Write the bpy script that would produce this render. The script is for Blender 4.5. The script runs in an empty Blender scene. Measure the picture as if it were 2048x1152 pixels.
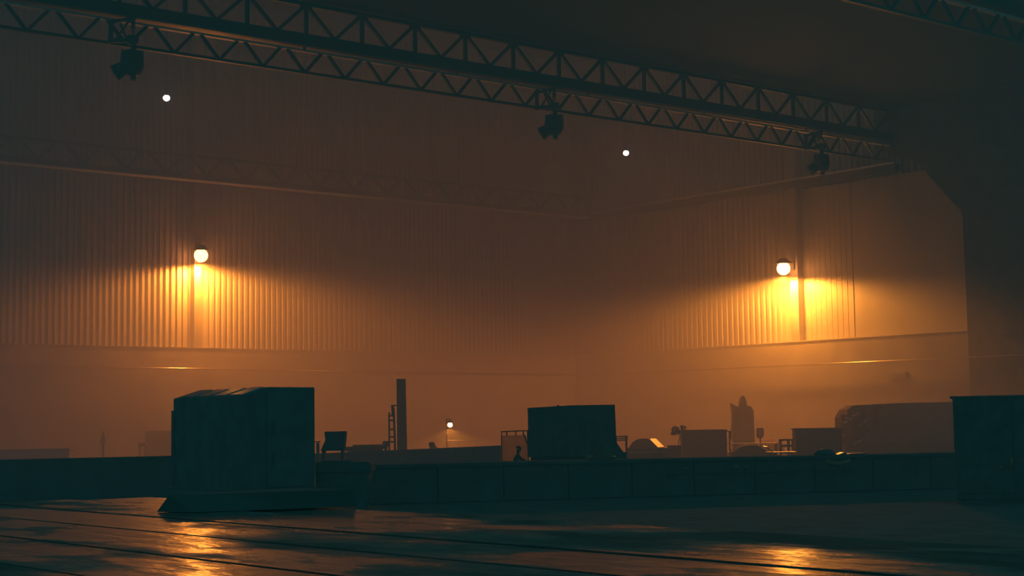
import bpy, bmesh, math, random
from mathutils import Vector, Matrix

random.seed(7)
SC = bpy.context.scene
COL = SC.collection

# ------------------------------------------------------------------ camera
FPX, YAW, PITCH, ROLL = 3134.0, math.radians(39.22), math.radians(4.99), math.radians(-0.855)
EYE = Vector((0, 0, 2.4))
FWD = Vector((math.sin(YAW) * math.cos(PITCH), math.cos(YAW) * math.cos(PITCH), math.sin(PITCH)))
_r = Vector((math.cos(YAW), -math.sin(YAW), 0))
_u = _r.cross(FWD)
RIGHT = _r * math.cos(ROLL) + _u * math.sin(ROLL)
UP = -_r * math.sin(ROLL) + _u * math.cos(ROLL)
cam_data = bpy.data.cameras.new('camera')
cam_data.sensor_width = 36.0
cam_data.lens = FPX / 2048 * 36.0
cam_data.clip_end = 1000
cam = bpy.data.objects.new('camera', cam_data)
COL.objects.link(cam)
cam.matrix_world = Matrix(((RIGHT.x, UP.x, -FWD.x, EYE.x), (RIGHT.y, UP.y, -FWD.y, EYE.y),
                           (RIGHT.z, UP.z, -FWD.z, EYE.z), (0, 0, 0, 1)))
SC.camera = cam

# ------------------------------------------------------------------ world, exposure
world = bpy.data.worlds.new('world')
SC.world = world
world.use_nodes = True
wbg = world.node_tree.nodes['Background']
wbg.inputs['Color'].default_value = (0.11, 0.94, 0.92, 1)     # added teal fill, lifts and tints the dark tones
wbg.inputs['Strength'].default_value = 0.15
SC.view_settings.view_transform = 'Standard'
SC.view_settings.look = 'None'
SC.view_settings.gamma = 1
SC.view_settings.use_curve_mapping = False
SC.view_settings.exposure = 0.0
SC.cycles.use_denoising = True
SC.cycles.volume_bounces = 2
SC.cycles.max_bounces = 6
SC.cycles.sample_clamp_indirect = 3.0

LAMP_POWER = 40000.0
SODIUM = (1.0, 0.41, 0.03)
HAZE_FAR = (0.0165, 0.011)
HAZE_NEAR = (0.0038, 0.003)


def ray(px, py):
    return FWD + RIGHT * ((px - 1024) / FPX) - UP * ((py - 576) / FPX)


def on(px, py, axis, v):
    """point of the photograph's ray on the world plane axis = v"""
    q = ray(px, py)
    return EYE + q * ((v - EYE[axis]) / q[axis])


def col_at(px, depth, z):
    """point in image column px at a given depth and height"""
    a = (EYE + ray(px, 0) * depth).z
    b = (EYE + ray(px, 1000) * depth).z
    py = 1000 * (a - z) / (a - b)
    return EYE + ray(px, py) * depth, py


# ------------------------------------------------------------------ materials
def mat(name, c, rough=0.7, var=0.25, scale=2.0, bump=0.0, bscale=20.0, metal=0.0, spec=0.5,
        rough_var=0.0, stretch=(1, 1, 1), trans=0.0):
    m = bpy.data.materials.new(name)
    m.use_nodes = True
    nt = m.node_tree
    b = nt.nodes['Principled BSDF']
    b.inputs['Metallic'].default_value = metal
    b.inputs['Specular IOR Level'].default_value = spec
    if trans:
        b.inputs['Transmission Weight'].default_value = trans
    tc = nt.nodes.new('ShaderNodeTexCoord')
    mp = nt.nodes.new('ShaderNodeMapping')
    mp.inputs['Scale'].default_value = stretch
    nt.links.new(tc.outputs['Object'], mp.inputs['Vector'])
    n = nt.nodes.new('ShaderNodeTexNoise')
    n.inputs['Scale'].default_value = scale
    n.inputs['Detail'].default_value = 5
    nt.links.new(mp.outputs['Vector'], n.inputs['Vector'])
    r = nt.nodes.new('ShaderNodeValToRGB')
    lo = [x * (1 - var) for x in c]
    hi = [min(1, x * (1 + var)) for x in c]
    r.color_ramp.elements[0].position = 0.3
    r.color_ramp.elements[1].position = 0.7
    r.color_ramp.elements[0].color = (*lo, 1)
    r.color_ramp.elements[1].color = (*hi, 1)
    nt.links.new(n.outputs['Fac'], r.inputs['Fac'])
    nt.links.new(r.outputs['Color'], b.inputs['Base Color'])
    if rough_var:
        mr = nt.nodes.new('ShaderNodeMapRange')
        mr.inputs['From Min'].default_value = 0.35
        mr.inputs['From Max'].default_value = 0.65
        mr.inputs['To Min'].default_value = max(0.03, rough - rough_var)
        mr.inputs['To Max'].default_value = min(1, rough + rough_var)
        n2 = nt.nodes.new('ShaderNodeTexNoise')
        n2.inputs['Scale'].default_value = scale * 0.7
        n2.inputs['Detail'].default_value = 4
        nt.links.new(mp.outputs['Vector'], n2.inputs['Vector'])
        nt.links.new(n2.outputs['Fac'], mr.inputs['Value'])
        nt.links.new(mr.outputs['Result'], b.inputs['Roughness'])
    else:
        b.inputs['Roughness'].default_value = rough
    if bump:
        nb = nt.nodes.new('ShaderNodeTexNoise')
        nb.inputs['Scale'].default_value = bscale
        nb.inputs['Detail'].default_value = 4
        nt.links.new(mp.outputs['Vector'], nb.inputs['Vector'])
        bp = nt.nodes.new('ShaderNodeBump')
        bp.inputs['Strength'].default_value = bump
        bp.inputs['Distance'].default_value = 0.05
        nt.links.new(nb.outputs['Fac'], bp.inputs['Height'])
        nt.links.new(bp.outputs['Normal'], b.inputs['Normal'])
    return m


def glow(name, c, strength):
    m = bpy.data.materials.new(name)
    m.use_nodes = True
    nt = m.node_tree
    nt.nodes.clear()
    e = nt.nodes.new('ShaderNodeEmission')
    e.inputs['Color'].default_value = (*c, 1)
    e.inputs['Strength'].default_value = strength
    o = nt.nodes.new('ShaderNodeOutputMaterial')
    nt.links.new(e.outputs[0], o.inputs['Surface'])
    return m


M = dict(
    clad=mat('corrugated_steel', (0.25, 0.24, 0.225), 0.5, 0.12, 0.6, stretch=(1, 1, 0.15)),
    render_wall=mat('painted_concrete', (0.26, 0.25, 0.24), 0.75, 0.2, 0.5, 0.2, 6),
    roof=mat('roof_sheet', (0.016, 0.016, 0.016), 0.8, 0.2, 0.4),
    steel=mat('dark_steel', (0.030, 0.032, 0.032), 0.45, 0.3, 1.5, metal=0.0, spec=0.5),
    beam=mat('girder_steel', (0.035, 0.035, 0.035), 0.4, 0.3, 1.0, spec=0.6),
    rail=mat('lit_edge_steel', (0.55, 0.52, 0.48), 0.4, 0.2, 2.0, metal=0.2),  # pale tone puts the lit edge line into flanges and ledge
    concrete=mat('platform_concrete', (0.10, 0.10, 0.10), 0.85, 0.3, 1.0, 0.2, 8, spec=0.15),
    deck=mat('platform_deck', (0.10, 0.10, 0.095), 0.55, 0.3, 0.8, 0.2, 5, spec=0.35, rough_var=0.2),
    slab=None,
    joint=mat('joint_mud', (0.05, 0.05, 0.05), 0.9, 0.3, 2.0, spec=0.1),
    black=mat('black_plastic', (0.085, 0.085, 0.085), 0.55, 0.3, 3.0, spec=0.3),
    dark=mat('dark_paint', (0.10, 0.103, 0.103), 0.6, 0.3, 2.0, spec=0.3),
    grey=mat('grey_paint', (0.11, 0.11, 0.11), 0.65, 0.25, 2.0, spec=0.3),
    tarp=mat('dark_tarpaulin', (0.08, 0.081, 0.08), 0.7, 0.3, 2.0, 0.4, 4, spec=0.25),
    film=mat('plastic_film', (0.42, 0.40, 0.38), 0.22, 0.2, 2.0, 0.6, 5, spec=0.8),
    brown=mat('brown_cloth', (0.16, 0.10, 0.07), 0.9, 0.3, 3.0, 0.3, 12, spec=0.1),
    orange_mat=mat('orange_glint_paint', (0.45, 0.16, 0.05), 0.5, 0.3, 5.0),  # orange of small parts, also painted lamp glints on the front wall
    wood=mat('weathered_wood', (0.14, 0.10, 0.07), 0.8, 0.3, 3.0, stretch=(1, 1, 8)),
    glass=mat('cloudy_panel', (0.30, 0.28, 0.26), 0.3, 0.15, 2.0, spec=0.6),
    chrome=mat('bright_metal', (0.6, 0.57, 0.5), 0.25, 0.1, 3.0, metal=1.0),
    leaf=mat('dry_leaf', (0.05, 0.06, 0.03), 0.8, 0.4, 6.0),
    skin=mat('skin', (0.35, 0.22, 0.16), 0.6, 0.1, 6.0),
    lamp_globe=glow('sodium_globe', (1.0, 0.42, 0.07), 48.0),
    small_globe=glow('small_globe', (1.0, 0.45, 0.10), 60.0),
    white_globe=glow('white_globe', (1.0, 0.88, 0.70), 12.0),
    faint_globe=glow('faint_globe', (1.0, 0.50, 0.15), 0.9),
)


def wet_board():
    m = mat('wet_board', (0.09, 0.09, 0.088), 0.3, 0.4, 1.5, 0.25, 7.0, spec=0.5, stretch=(1, 0.35, 1))
    nt = m.node_tree
    b = nt.nodes['Principled BSDF']
    geo = nt.nodes.new('ShaderNodeNewGeometry')
    mp = nt.nodes.new('ShaderNodeMapping')
    mp.inputs['Scale'].default_value = (1.0, 0.5, 1)
    nt.links.new(geo.outputs['Position'], mp.inputs['Vector'])
    n = nt.nodes.new('ShaderNodeTexNoise')
    n.inputs['Scale'].default_value = 1.3
    n.inputs['Detail'].default_value = 6
    n.inputs['Roughness'].default_value = 0.6
    nt.links.new(mp.outputs['Vector'], n.inputs['Vector'])
    # a shallow puddle spreads over the boards on the left and dries out to the right
    dt = nt.nodes.new('ShaderNodeVectorMath')
    dt.operation = 'DOT_PRODUCT'
    dt.inputs[1].default_value = (0.775, -0.632, 0)
    nt.links.new(geo.outputs['Position'], dt.inputs[0])
    pr_ = nt.nodes.new('ShaderNodeMapRange')
    pr_.inputs['From Min'].default_value = -1.6
    pr_.inputs['From Max'].default_value = 1.9
    pr_.inputs['To Min'].default_value = 0.10
    pr_.inputs['To Max'].default_value = -0.05
    nt.links.new(dt.outputs['Value'], pr_.inputs['Value'])
    sm_ = nt.nodes.new('ShaderNodeMath')
    sm_.operation = 'ADD'
    nt.links.new(n.outputs['Fac'], sm_.inputs[0])
    nt.links.new(pr_.outputs['Result'], sm_.inputs[1])
    for sock, lo, hi in (('Roughness', 0.8, 0.2), ('Specular IOR Level', 0.08, 0.8)):
        mr = nt.nodes.new('ShaderNodeMapRange')
        mr.inputs['From Min'].default_value = 0.45
        mr.inputs['From Max'].default_value = 0.60
        mr.inputs['To Min'].default_value = lo
        mr.inputs['To Max'].default_value = hi
        nt.links.new(sm_.outputs[0], mr.inputs['Value'])
        nt.links.new(mr.outputs['Result'], b.inputs[sock])
    return m


M['slab'] = wet_board()
def thin_film():
    m = bpy.data.materials.new('thin_film')
    m.use_nodes = True
    nt = m.node_tree
    nt.nodes.clear()
    n = nt.nodes.new('ShaderNodeTexNoise')
    n.inputs['Scale'].default_value = 3
    mr = nt.nodes.new('ShaderNodeMapRange')
    mr.inputs['To Min'].default_value = 0.35
    mr.inputs['To Max'].default_value = 0.75
    nt.links.new(n.outputs['Fac'], mr.inputs['Value'])
    tr = nt.nodes.new('ShaderNodeBsdfTransparent')
    tl = nt.nodes.new('ShaderNodeBsdfTranslucent')
    tl.inputs['Color'].default_value = (0.5, 0.4, 0.3, 1)
    mx = nt.nodes.new('ShaderNodeMixShader')
    o = nt.nodes.new('ShaderNodeOutputMaterial')
    nt.links.new(mr.outputs['Result'], mx.inputs['Fac'])
    nt.links.new(tr.outputs[0], mx.inputs[1])
    nt.links.new(tl.outputs[0], mx.inputs[2])
    nt.links.new(mx.outputs[0], o.inputs['Surface'])
    return m


M['thin_film'] = thin_film()
M['soft_metal'] = mat('dull_screen', (0.45, 0.43, 0.4), 0.5, 0.15, 3.0, metal=1.0)
M['pale'] = mat('pale_glint', (0.7, 0.68, 0.64), 0.35, 0.1, 2.0)
M['wrap'] = mat('wrapping_film', (0.20, 0.14, 0.11), 0.25, 0.2, 1.5, 0.5, 4.0, spec=0.8)
M['pane'] = mat('dull_metal_pane', (0.55, 0.53, 0.5), 0.3, 0.1, 2.0, metal=0.9)


# ------------------------------------------------------------------ mesh builder
class MB:
    def __init__(self):
        self.v, self.f = [], []

    def add(self, vs, fs):
        o = len(self.v)
        self.v += [Vector(p) for p in vs]
        self.f += [tuple(i + o for i in q) for q in fs]
        return self

    def box(self, x0, x1, y0, y1, z0, z1):
        return self.add([(x, y, z) for z in (z0, z1) for y in (y0, y1) for x in (x0, x1)],
                        [(0, 2, 3, 1), (4, 5, 7, 6), (0, 1, 5, 4), (2, 6, 7, 3), (0, 4, 6, 2), (1, 3, 7, 5)])

    def prism(self, poly, axis, a, b):
        """extrude a 2-D polygon; axis 'y': poly is (x,z); 'x': poly is (y,z); 'z': poly is (x,y)"""
        def P(p, t):
            return {'y': (p[0], t, p[1]), 'x': (t, p[0], p[1]), 'z': (p[0], p[1], t)}[axis]
        n = len(poly)
        vs = [P(p, a) for p in poly] + [P(p, b) for p in poly]
        fs = [tuple(range(n))[::-1], tuple(range(n, 2 * n))] + [(i, (i + 1) % n, n + (i + 1) % n, n + i) for i in range(n)]
        return self.add(vs, fs)

    def bar(self, p, q, w, h=None):
        p, q = Vector(p), Vector(q)
        h = (h or w) * WS
        w = w * WS
        d = (q - p).normalized()
        s = d.cross(Vector((0, 0, 1)))
        if s.length < 1e-4:
            s = Vector((1, 0, 0))
        s.normalize()
        t = s.cross(d)
        s *= w / 2
        t *= h / 2
        vs = [a + b for a in (p, q) for b in (-s - t, s - t, s + t, -s + t)]
        return self.add(vs, [(3, 2, 1, 0), (4, 5, 6, 7), (0, 1, 5, 4), (1, 2, 6, 5), (2, 3, 7, 6), (3, 0, 4, 7)])

    def tube(self, pts, r, n=8):
        pts = [Vector(p) for p in pts]
        rs = r if isinstance(r, (list, tuple)) else [r] * len(pts)
        vs, fs = [], []
        for i, p in enumerate(pts):
            d = (pts[min(i + 1, len(pts) - 1)] - pts[max(i - 1, 0)]).normalized()
            s = d.cross(Vector((0, 0, 1)))
            if s.length < 1e-3:
                s = Vector((1, 0, 0))
            s.normalize()
            t = s.cross(d)
            for k in range(n):
                a = 2 * math.pi * k / n
                vs.append(p + (s * math.cos(a) + t * math.sin(a)) * rs[i])
        for i in range(len(pts) - 1):
            for k in range(n):
                fs.append((i * n + k, i * n + (k + 1) % n, (i + 1) * n + (k + 1) % n, (i + 1) * n + k))
        fs += [tuple(range(n))[::-1], tuple(range((len(pts) - 1) * n, len(pts) * n))]
        return self.add(vs, fs)

    def lathe(self, prof, c=(0, 0, 0), n=16, xf=None):
        c = Vector(c)
        vs, fs = [], []
        for r, z in prof:
            for k in range(n):
                a = 2 * math.pi * k / n
                p = Vector((r * math.cos(a), r * math.sin(a), z))
                vs.append((xf @ p if xf else p) + c)
        for i in range(len(prof) - 1):
            for k in range(n):
                fs.append((i * n + k, i * n + (k + 1) % n, (i + 1) * n + (k + 1) % n, (i + 1) * n + k))
        return self.add(vs, fs)

    def ball(self, c, rx, ry=None, rz=None, n=14, m=8, jit=0.0):
        ry = ry or rx
        rz = rz or rx
        c = Vector(c)
        vs = [c + Vector((0, 0, -rz))]
        for i in range(1, m):
            t = -math.pi / 2 + math.pi * i / m
            for k in range(n):
                a = 2 * math.pi * k / n
                j = 1 + random.uniform(-jit, jit)
                vs.append(c + Vector((rx * math.cos(t) * math.cos(a) * j, ry * math.cos(t) * math.sin(a) * j, rz * math.sin(t) * j)))
        vs.append(c + Vector((0, 0, rz)))
        fs = [(0, 1 + (k + 1) % n, 1 + k) for k in range(n)]
        for i in range(m - 2):
            for k in range(n):
                a = 1 + i * n
                fs.append((a + k, a + (k + 1) % n, a + n + (k + 1) % n, a + n + k))
        a = 1 + (m - 2) * n
        fs += [(a + k, a + (k + 1) % n, len(vs) - 1) for k in range(n)]
        return self.add(vs, fs)

    def mesh(self, name, material, smooth=False):
        me = bpy.data.meshes.new(name)
        me.from_pydata([tuple(p) for p in self.v], [], self.f)
        bm = bmesh.new()
        bm.from_mesh(me)
        bmesh.ops.recalc_face_normals(bm, faces=bm.faces)
        bm.to_mesh(me)
        bm.free()
        me.materials.append(material)
        if smooth:
            for p in me.polygons:
                p.use_smooth = True
        me.update()
        return me

    def build(self, name, material, parent=None, smooth=False, bevel=0.0):
        o = bpy.data.objects.new(name, self.mesh(name, material, smooth))
        COL.objects.link(o)
        if parent is not None:
            o.parent = parent
        if bevel:
            b = o.modifiers.new('bevel', 'BEVEL')
            b.width = bevel
            b.segments = 2
        return o


def inst(name, mesh, parent, loc=(0, 0, 0), rot=(0, 0, 0)):
    o = bpy.data.objects.new(name, mesh)
    COL.objects.link(o)
    o.parent = parent
    o.location = loc
    o.rotation_euler = rot
    return o


def tag(o, label, cat, group=None):
    o['label'] = label
    o['category'] = cat
    if group:
        o['group'] = group
    return o


def struct(o):
    o['kind'] = 'structure'
    return o


def empty(name, loc=(0, 0, 0), rz=0.0):
    o = bpy.data.objects.new(name, None)
    o.empty_display_size = 0.2
    COL.objects.link(o)
    o.location = loc
    o.rotation_euler = (0, 0, rz)
    return o


def copy_tree(o, parent=None):
    c = o.copy()
    COL.objects.link(c)
    c.parent = parent
    for ch in [x for x in o.children]:
        copy_tree(ch, c)
    return c


class Thing:
    """An Empty on the ground at image column px, facing the camera's heading; x = right, y = away, z = up."""
    def __init__(self, name, label, cat, px, depth, z, group=None, rz=0.0):
        self.base, self.py0 = col_at(px, depth, z)
        self.px, self.k = px, depth / FPX
        self.root = empty(name, self.base, -YAW + rz)
        tag(self.root, label, cat, group)

    def x(self, px):
        return (px - self.px) * self.k

    def z(self, py, px=None):
        return max(0.0, (self.py0 - py) * self.k - (self.x(px) * 0.0149 if px is not None else 0))

    def part(self, name, mb, material, parent=None, smooth=False, bevel=0.0):
        return mb.build(name, material, parent or self.root, smooth, bevel)


# ================================================================== the hall
corner = EYE + ray(1150, 433) * 150
XW, YW = corner.x, corner.y          # right wall plane x = XW, left wall plane y = YW
TOP = 37.0
BAND = 8.75                          # top of the plain lower wall
RAILZ = 22.1
YG = 73.84                           # main crane truss
DECK = 0.0                           # floor of the far bay
EDGE = 1.23                          # top of the front barrier
WS = 1.0                             # thickness factor for thin bars

wall_left = struct(MB().box(14, XW + 2.2, YW + 0.25, YW + 1.2, 0, TOP).build('wall_left', M['render_wall']))
MB().box(14, XW - 0.3, YW - 0.65, YW + 0.25, 0, BAND).build('lower_band', M['render_wall'], wall_left)
wall_right = struct(MB().box(XW + 0.25, XW + 1.2, 20, YW + 1.2, 0, TOP).build('wall_right', M['render_wall']))
MB().box(XW - 0.85, XW + 0.25, 20, YW - 0.65, 0, BAND).build('lower_band', M['render_wall'], wall_right)


def clad_mesh(width, pitch, z0, z1, depth=0.13):
    n = round(width / pitch)
    prof = []
    for i in range(n):
        a = i * pitch
        prof += [(a, 0), (a + pitch * 0.42, 0), (a + pitch * 0.54, depth), (a + pitch * 0.88, depth)]
    prof.append((n * pitch, 0))
    vs = [(x, y, z) for z in (z0, z1) for x, y in prof]
    m = len(prof)
    mb = MB().add(vs, [(i, i + 1, m + i + 1, m + i) for i in range(m - 1)])
    return mb.mesh('cladding_sheet', M['clad'])


sheet_l = clad_mesh(6.0, 0.5, BAND, TOP)
for i in range(14):
    inst('cladding_sheet', sheet_l, wall_left, (14.6 + 6.0 * i, YW + 0.05, 0))
sheet_r = clad_mesh(6.0, 0.6, BAND, TOP)
for i in range(15):
    inst('cladding_sheet', sheet_r, wall_right, (XW + 0.05, 111.0 - 6.0 * i, 0), (0, 0, -math.pi / 2))

# roof: high bay beyond the truss, lower aisle roof before it
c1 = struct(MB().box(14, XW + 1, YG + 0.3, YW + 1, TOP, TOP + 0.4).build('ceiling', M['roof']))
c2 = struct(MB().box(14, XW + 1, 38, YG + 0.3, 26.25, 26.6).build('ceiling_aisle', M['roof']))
# crane runway on the right wall, handrail pipes on both walls, pilasters
rw = struct(MB().box(XW - 0.95, XW - 0.25, 73.4, YW, RAILZ - 0.75, RAILZ - 0.18).build('trim_1', M['beam']))
MB().box(XW - 1.05, XW - 0.2, 73.4, YW, RAILZ - 0.18, RAILZ - 0.05).build('flange', M['rail'], rw)
t2 = struct(MB().tube([(XW - 1.15, 38, 6.75), (XW - 1.15, YW - 1.2, 6.9)], 0.06, 10).build('trim_2', M['chrome'], smooth=True))
t3 = struct(MB().tube([(30, YW - 0.95, 7.2), (XW - 1.4, YW - 0.95, 7.0)], 0.08, 10).build('trim_3', M['chrome'], smooth=True))
struct(MB().box(XW - 0.9, XW + 0.1, 66, YW - 1, BAND, BAND + 0.07).build('trim_4', M['rail']))
struct(MB().box(16, XW - 1, YW - 0.68, YW + 0.1, BAND, BAND + 0.05).build('trim_5', M['render_wall']))

pr = on(1601, 600, 0, XW)
pl = on(389, 600, 1, YW)
pil_r = struct(MB().box(XW - 0.75, XW + 0.2, pr.y - 0.42, pr.y + 0.42, BAND, TOP).build('wall_pilaster_right', M['render_wall']))
pil_l = struct(MB().box(pl.x - 0.3, pl.x + 0.25, YW - 0.55, YW + 0.2, BAND, TOP).build('wall_pilaster_left', M['render_wall']))
# plain panel at the right end of the lit strip
pe = on(1708, 600, 0, XW)
struct(MB().box(XW - 0.12, XW + 0.2, 67, pr.y - 0.42, BAND + 0.12, RAILZ - 0.9).build('wall_panel_right', M['clad']))
struct(MB().box(XW - 0.15, XW - 0.1, pe.y - 0.08, pe.y + 0.08, BAND + 0.12, RAILZ - 0.9).build('trim_7', M['clad']))
for i in range(9):
    yy = pe.y + 0.5 + i * (pr.y - 0.6 - pe.y) / 9
    struct(MB().box(XW - 0.135, XW - 0.11, yy, yy + 0.2, BAND + 0.12, RAILZ - 0.9).build('trim_%d' % (8 + i), M['clad']))

# heavy portal pier with chamfered haunch, right
X5 = XW - 1.0
pier = struct(MB().prism([(38, 0), (67.4, 0), (67.5, 17.4), (71.3, 21.7), (75.2, 23.3), (75.2, 26.2), (38, 26.2)], 'x', X5, XW + 0.2)
              .build('wall_pier_right', M['concrete']))
for z, h in ((8.6, 0.5), (6.6, 0.35)):
    MB().box(X5 - 0.14, X5 + 0.02, 40, 65.5, z - h / 2, z + h / 2).build('band', M['concrete'], pier)


# ------------------------------------------------------------------ crane trusses
def truss(name, label, y, x0, x1, full=True):
    root = empty(name, (x0, y, 22.0))
    tag(root, label, 'truss', 'steel trusses spanning the hall')
    L = x1 - x0
    Z = lambda z: z - 22.0
    bay, off = 3.74, (45.68 - x0) % 3.74
    zt, zb, zbb = 26.03, 24.28, 23.62
    if full:
        MB().bar((0, 0, Z(zt)), (L, 0, Z(zt)), 0.28, 0.22).build('top_chord', M['steel'], root)
        MB().box(0, L, -0.35, 0.35, Z(zbb), Z(zb)).box(0, L, -0.55, 0.55, Z(zbb) - 0.06, Z(zbb)).build('box_girder', M['beam'], root)
        post = MB().bar((0, 0, Z(zb)), (0, 0, Z(zt)), 0.19).mesh('post', M['steel'])
        dl = MB().bar((0, 0, Z(zt)), (-bay / 2, 0, Z(zb)), 0.17).mesh('diagonal', M['steel'])
        dr = MB().bar((0, 0, Z(zt)), (bay / 2, 0, Z(zb)), 0.17).mesh('diagonal', M['steel'])
        gus = MB().box(-0.38, 0.38, -0.06, 0.06, Z(zt) - 0.32, Z(zt)).mesh('gusset_plate', M['steel'])
        n = 0
        while off + n * bay < L:
            x = off + n * bay
            inst('post', post, root, (x, 0, 0))
            inst('gusset_plate', gus, root, (x, 0, 0))
            if x - bay / 2 > 0:
                inst('diagonal', dl, root, (x, 0, 0))
            if x + bay / 2 < L:
                inst('diagonal', dr, root, (x, 0, 0))
            n += 1
    # lower lattice
    zc, z0 = 23.36, 22.13
    MB().bar((0, 0.0, Z(zc)), (L, 0.0, Z(zc)), 0.34, 0.11).build('lattice_top_chord', M['rail' if full else 'steel'], root)
    MB().bar((0, 0.0, Z(z0)), (L, 0.0, Z(z0)), 0.24, 0.15).build('lattice_bottom_chord', M['beam'], root)
    p2, o2 = 2.66, (45.56 - x0) % 2.66
    a = MB().bar((0, 0, Z(z0)), (-1.12, 0, Z(zc)), 0.15).mesh('lattice_bar', M['steel'])
    b = MB().bar((0, 0, Z(z0)), (1.12, 0, Z(zc)), 0.15).mesh('lattice_bar', M['steel'])
    hang = MB().bar((0, 0, Z(zc)), (0, 0, Z(zbb)), 0.12).mesh('hanger', M['steel'])
    n = 0
    while o2 + n * p2 < L - 1.2:
        x = o2 + n * p2
        if x > 1.2:
            inst('lattice_bar', a, root, (x, 0, 0))
            inst('lattice_bar', b, root, (x, 0, 0))
            if full and n % 4 == 0:
                inst('hanger', hang, root, (x, 0, 0))
        n += 1
    return root


truss('crane_truss', 'long dark steel truss crossing the hall with three spotlights hung on it', YG, 22.0, XW - 0.3)
truss('crane_truss', 'nearest dark steel truss, cut off by the upper right corner', 46.0, 52.0, XW - 1.2)


# far truss: lattice on top, heavy lower girder
def far_truss():
    y, x0, x1 = YW - 3, 22.0, XW - 1.2
    root = empty('crane_truss', (x0, y, 21.6))
    tag(root, 'faint far steel truss close before the corrugated left wall', 'truss', 'steel trusses spanning the hall')
    L = x1 - x0
    MB().bar((0, 0, 1.9), (L, 0, 1.9), 0.25, 0.22).build('top_chord', M['steel'], root)
    MB().box(0, L, -0.4, 0.4, 0.0, 0.45).build('box_girder', M['beam'], root)
    MB().box(0, L, -0.5, 0.5, -0.05, 0.0).build('flange', M['rail'], root)
    a = MB().bar((0, 0, 0.45), (-1.45, 0, 1.85), 0.2).mesh('lattice_bar', M['steel'])
    b = MB().bar((0, 0, 0.45), (1.45, 0, 1.85), 0.2).mesh('lattice_bar', M['steel'])
    n = 0
    while 2 + n * 3.4 < L - 1.6:
        inst('lattice_bar', a, root, (2 + n * 3.4, 0, 0))
        inst('lattice_bar', b, root, (2 + n * 3.4, 0, 0))
        n += 1


far_truss()


# ------------------------------------------------------------------ spotlights hanging on the truss
def spotlight():
    """origin at the truss lower chord; x right, y away, z up (metres)"""
    r = empty('hanging_spotlight')
    MB().bar((-1.15, 0, 0.95), (0.25, 0, 1.25), 0.16).build('upper_arm', M['black'], r)
    MB().bar((-1.0, 0, 1.0), (-1.0, 0, -0.1), 0.24).build('outer_post', M['black'], r)
    MB().bar((-1.15, 0, 0.0), (0.2, 0, 0.1), 0.2).build('lower_arm', M['black'], r)
    MB().bar((-0.55, 0, 0.95), (-0.2, 0, 0.15), 0.1).bar((-0.1, 0, 1.1), (-0.75, 0, 0.1), 0.1).build('cross_brace', M['black'], r)
    MB().box(0.02, 0.2, 0.0, 1.35, 0.7, 1.4).build('clamp', M['black'], r)
    MB().box(-0.2, 0.38, -0.28, 0.28, -0.12, 0.32).build('ballast_box', M['black'], r, bevel=0.08)
    MB().lathe([(0.0, 0.1), (0.14, 0.1), (0.14, -0.5), (0.0, -0.5)], (0.12, 0, -0.1), 10).build('swivel_stem', M['black'], r)
    MB().bar((-0.42, 0, -0.5), (0.55, 0, -0.5), 0.14).bar((0.55, 0, -0.45), (0.58, 0, -1.25), 0.14).bar((-0.42, 0, -0.45), (-0.44, 0, -1.1), 0.14).build('yoke', M['black'], r)
    h = MB().lathe([(0, 0.52), (0.28, 0.5), (0.48, 0.38), (0.58, 0.12), (0.6, -0.3), (0.5, -0.62), (0.36, -0.78), (0, -0.8)], (0.06, 0, -0.92), 14)
    head = h.build('lamp_head', M['black'], r, smooth=True)
    rot = Matrix.Rotation(math.radians(-122), 3, 'Y')
    MB().lathe([(0, 0), (0.34, 0), (0.36, 0.5), (0.44, 0.98), (0.40, 0.98), (0.32, 0.6), (0, 0.6)], (0.05, 0, -1.12), 14, rot).build('snoot', M['black'], head, smooth=True)
    MB().box(-0.02, 0.26, -0.2, 0.2, -1.98, -1.6).build('connector_box', M['black'], head, bevel=0.05)
    return r


spot = spotlight()
for i, (px, py, lab) in enumerate(((262, 84, 'nearest and largest dark spotlight hung at the left end of the long truss'),
                                   (1106, 216, 'dark spotlight hung from the middle of the long truss'),
                                   (1640, 297, 'smallest dark spotlight hung from the far right end of the long truss'))):
    o = spot if i == 0 else copy_tree(spot)
    p = on(px, py, 1, YG - 1.0)
    o.location = p
    o.rotation_euler = (0, 0, -YAW + (0.25, 0.0, -0.05)[i])
    s = 1.0
    tag(o, lab, 'spotlight', 'spotlights hanging from the long truss')


# ------------------------------------------------------------------ wall floodlights
def floodlight(label, base, direction, lamp):
    """base: on the wall; lamp: centre of the globe; arm runs between"""
    r = empty('wall_floodlight', base)
    tag(r, label, 'lamp', 'sodium wall lamps')
    d = lamp - base
    MB().bar((0, 0, -0.25), (0, 0, 0.5), 0.35).build('wall_bracket', M['dark'], r)
    MB().tube([(0, 0, 0.3), d * 0.5 + Vector((0, 0, 0.5)), d + Vector((0, 0, 0.75))], 0.07, 8).build('arm', M['dark'], r, smooth=True)
    sh = MB().lathe([(0.08, 0.85), (0.25, 0.82), (0.45, 0.66), (0.60, 0.40), (0.62, 0.38), (0.43, 0.58), (0.25, 0.74), (0.0, 0.76)], d, 18)
    shade = sh.build('shade', M['grey'], r, smooth=True)
    MB().ball(d, 0.54, 0.54, 0.54, 16, 10).build('globe', M['lamp_globe'], shade, smooth=True)
    ld = bpy.data.lights.new('sodium_light', 'SPOT')
    ld.energy = LAMP_POWER
    ld.color = SODIUM
    ld.spot_size = math.radians(176)
    ld.spot_blend = 0.3
    ld.shadow_soft_size = 0.25
    lo = bpy.data.objects.new('sodium_light', ld)
    COL.objects.link(lo)
    lo.parent = r
    lo.location = d + Vector((0, 0, -0.75))
    return r, lo


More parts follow.
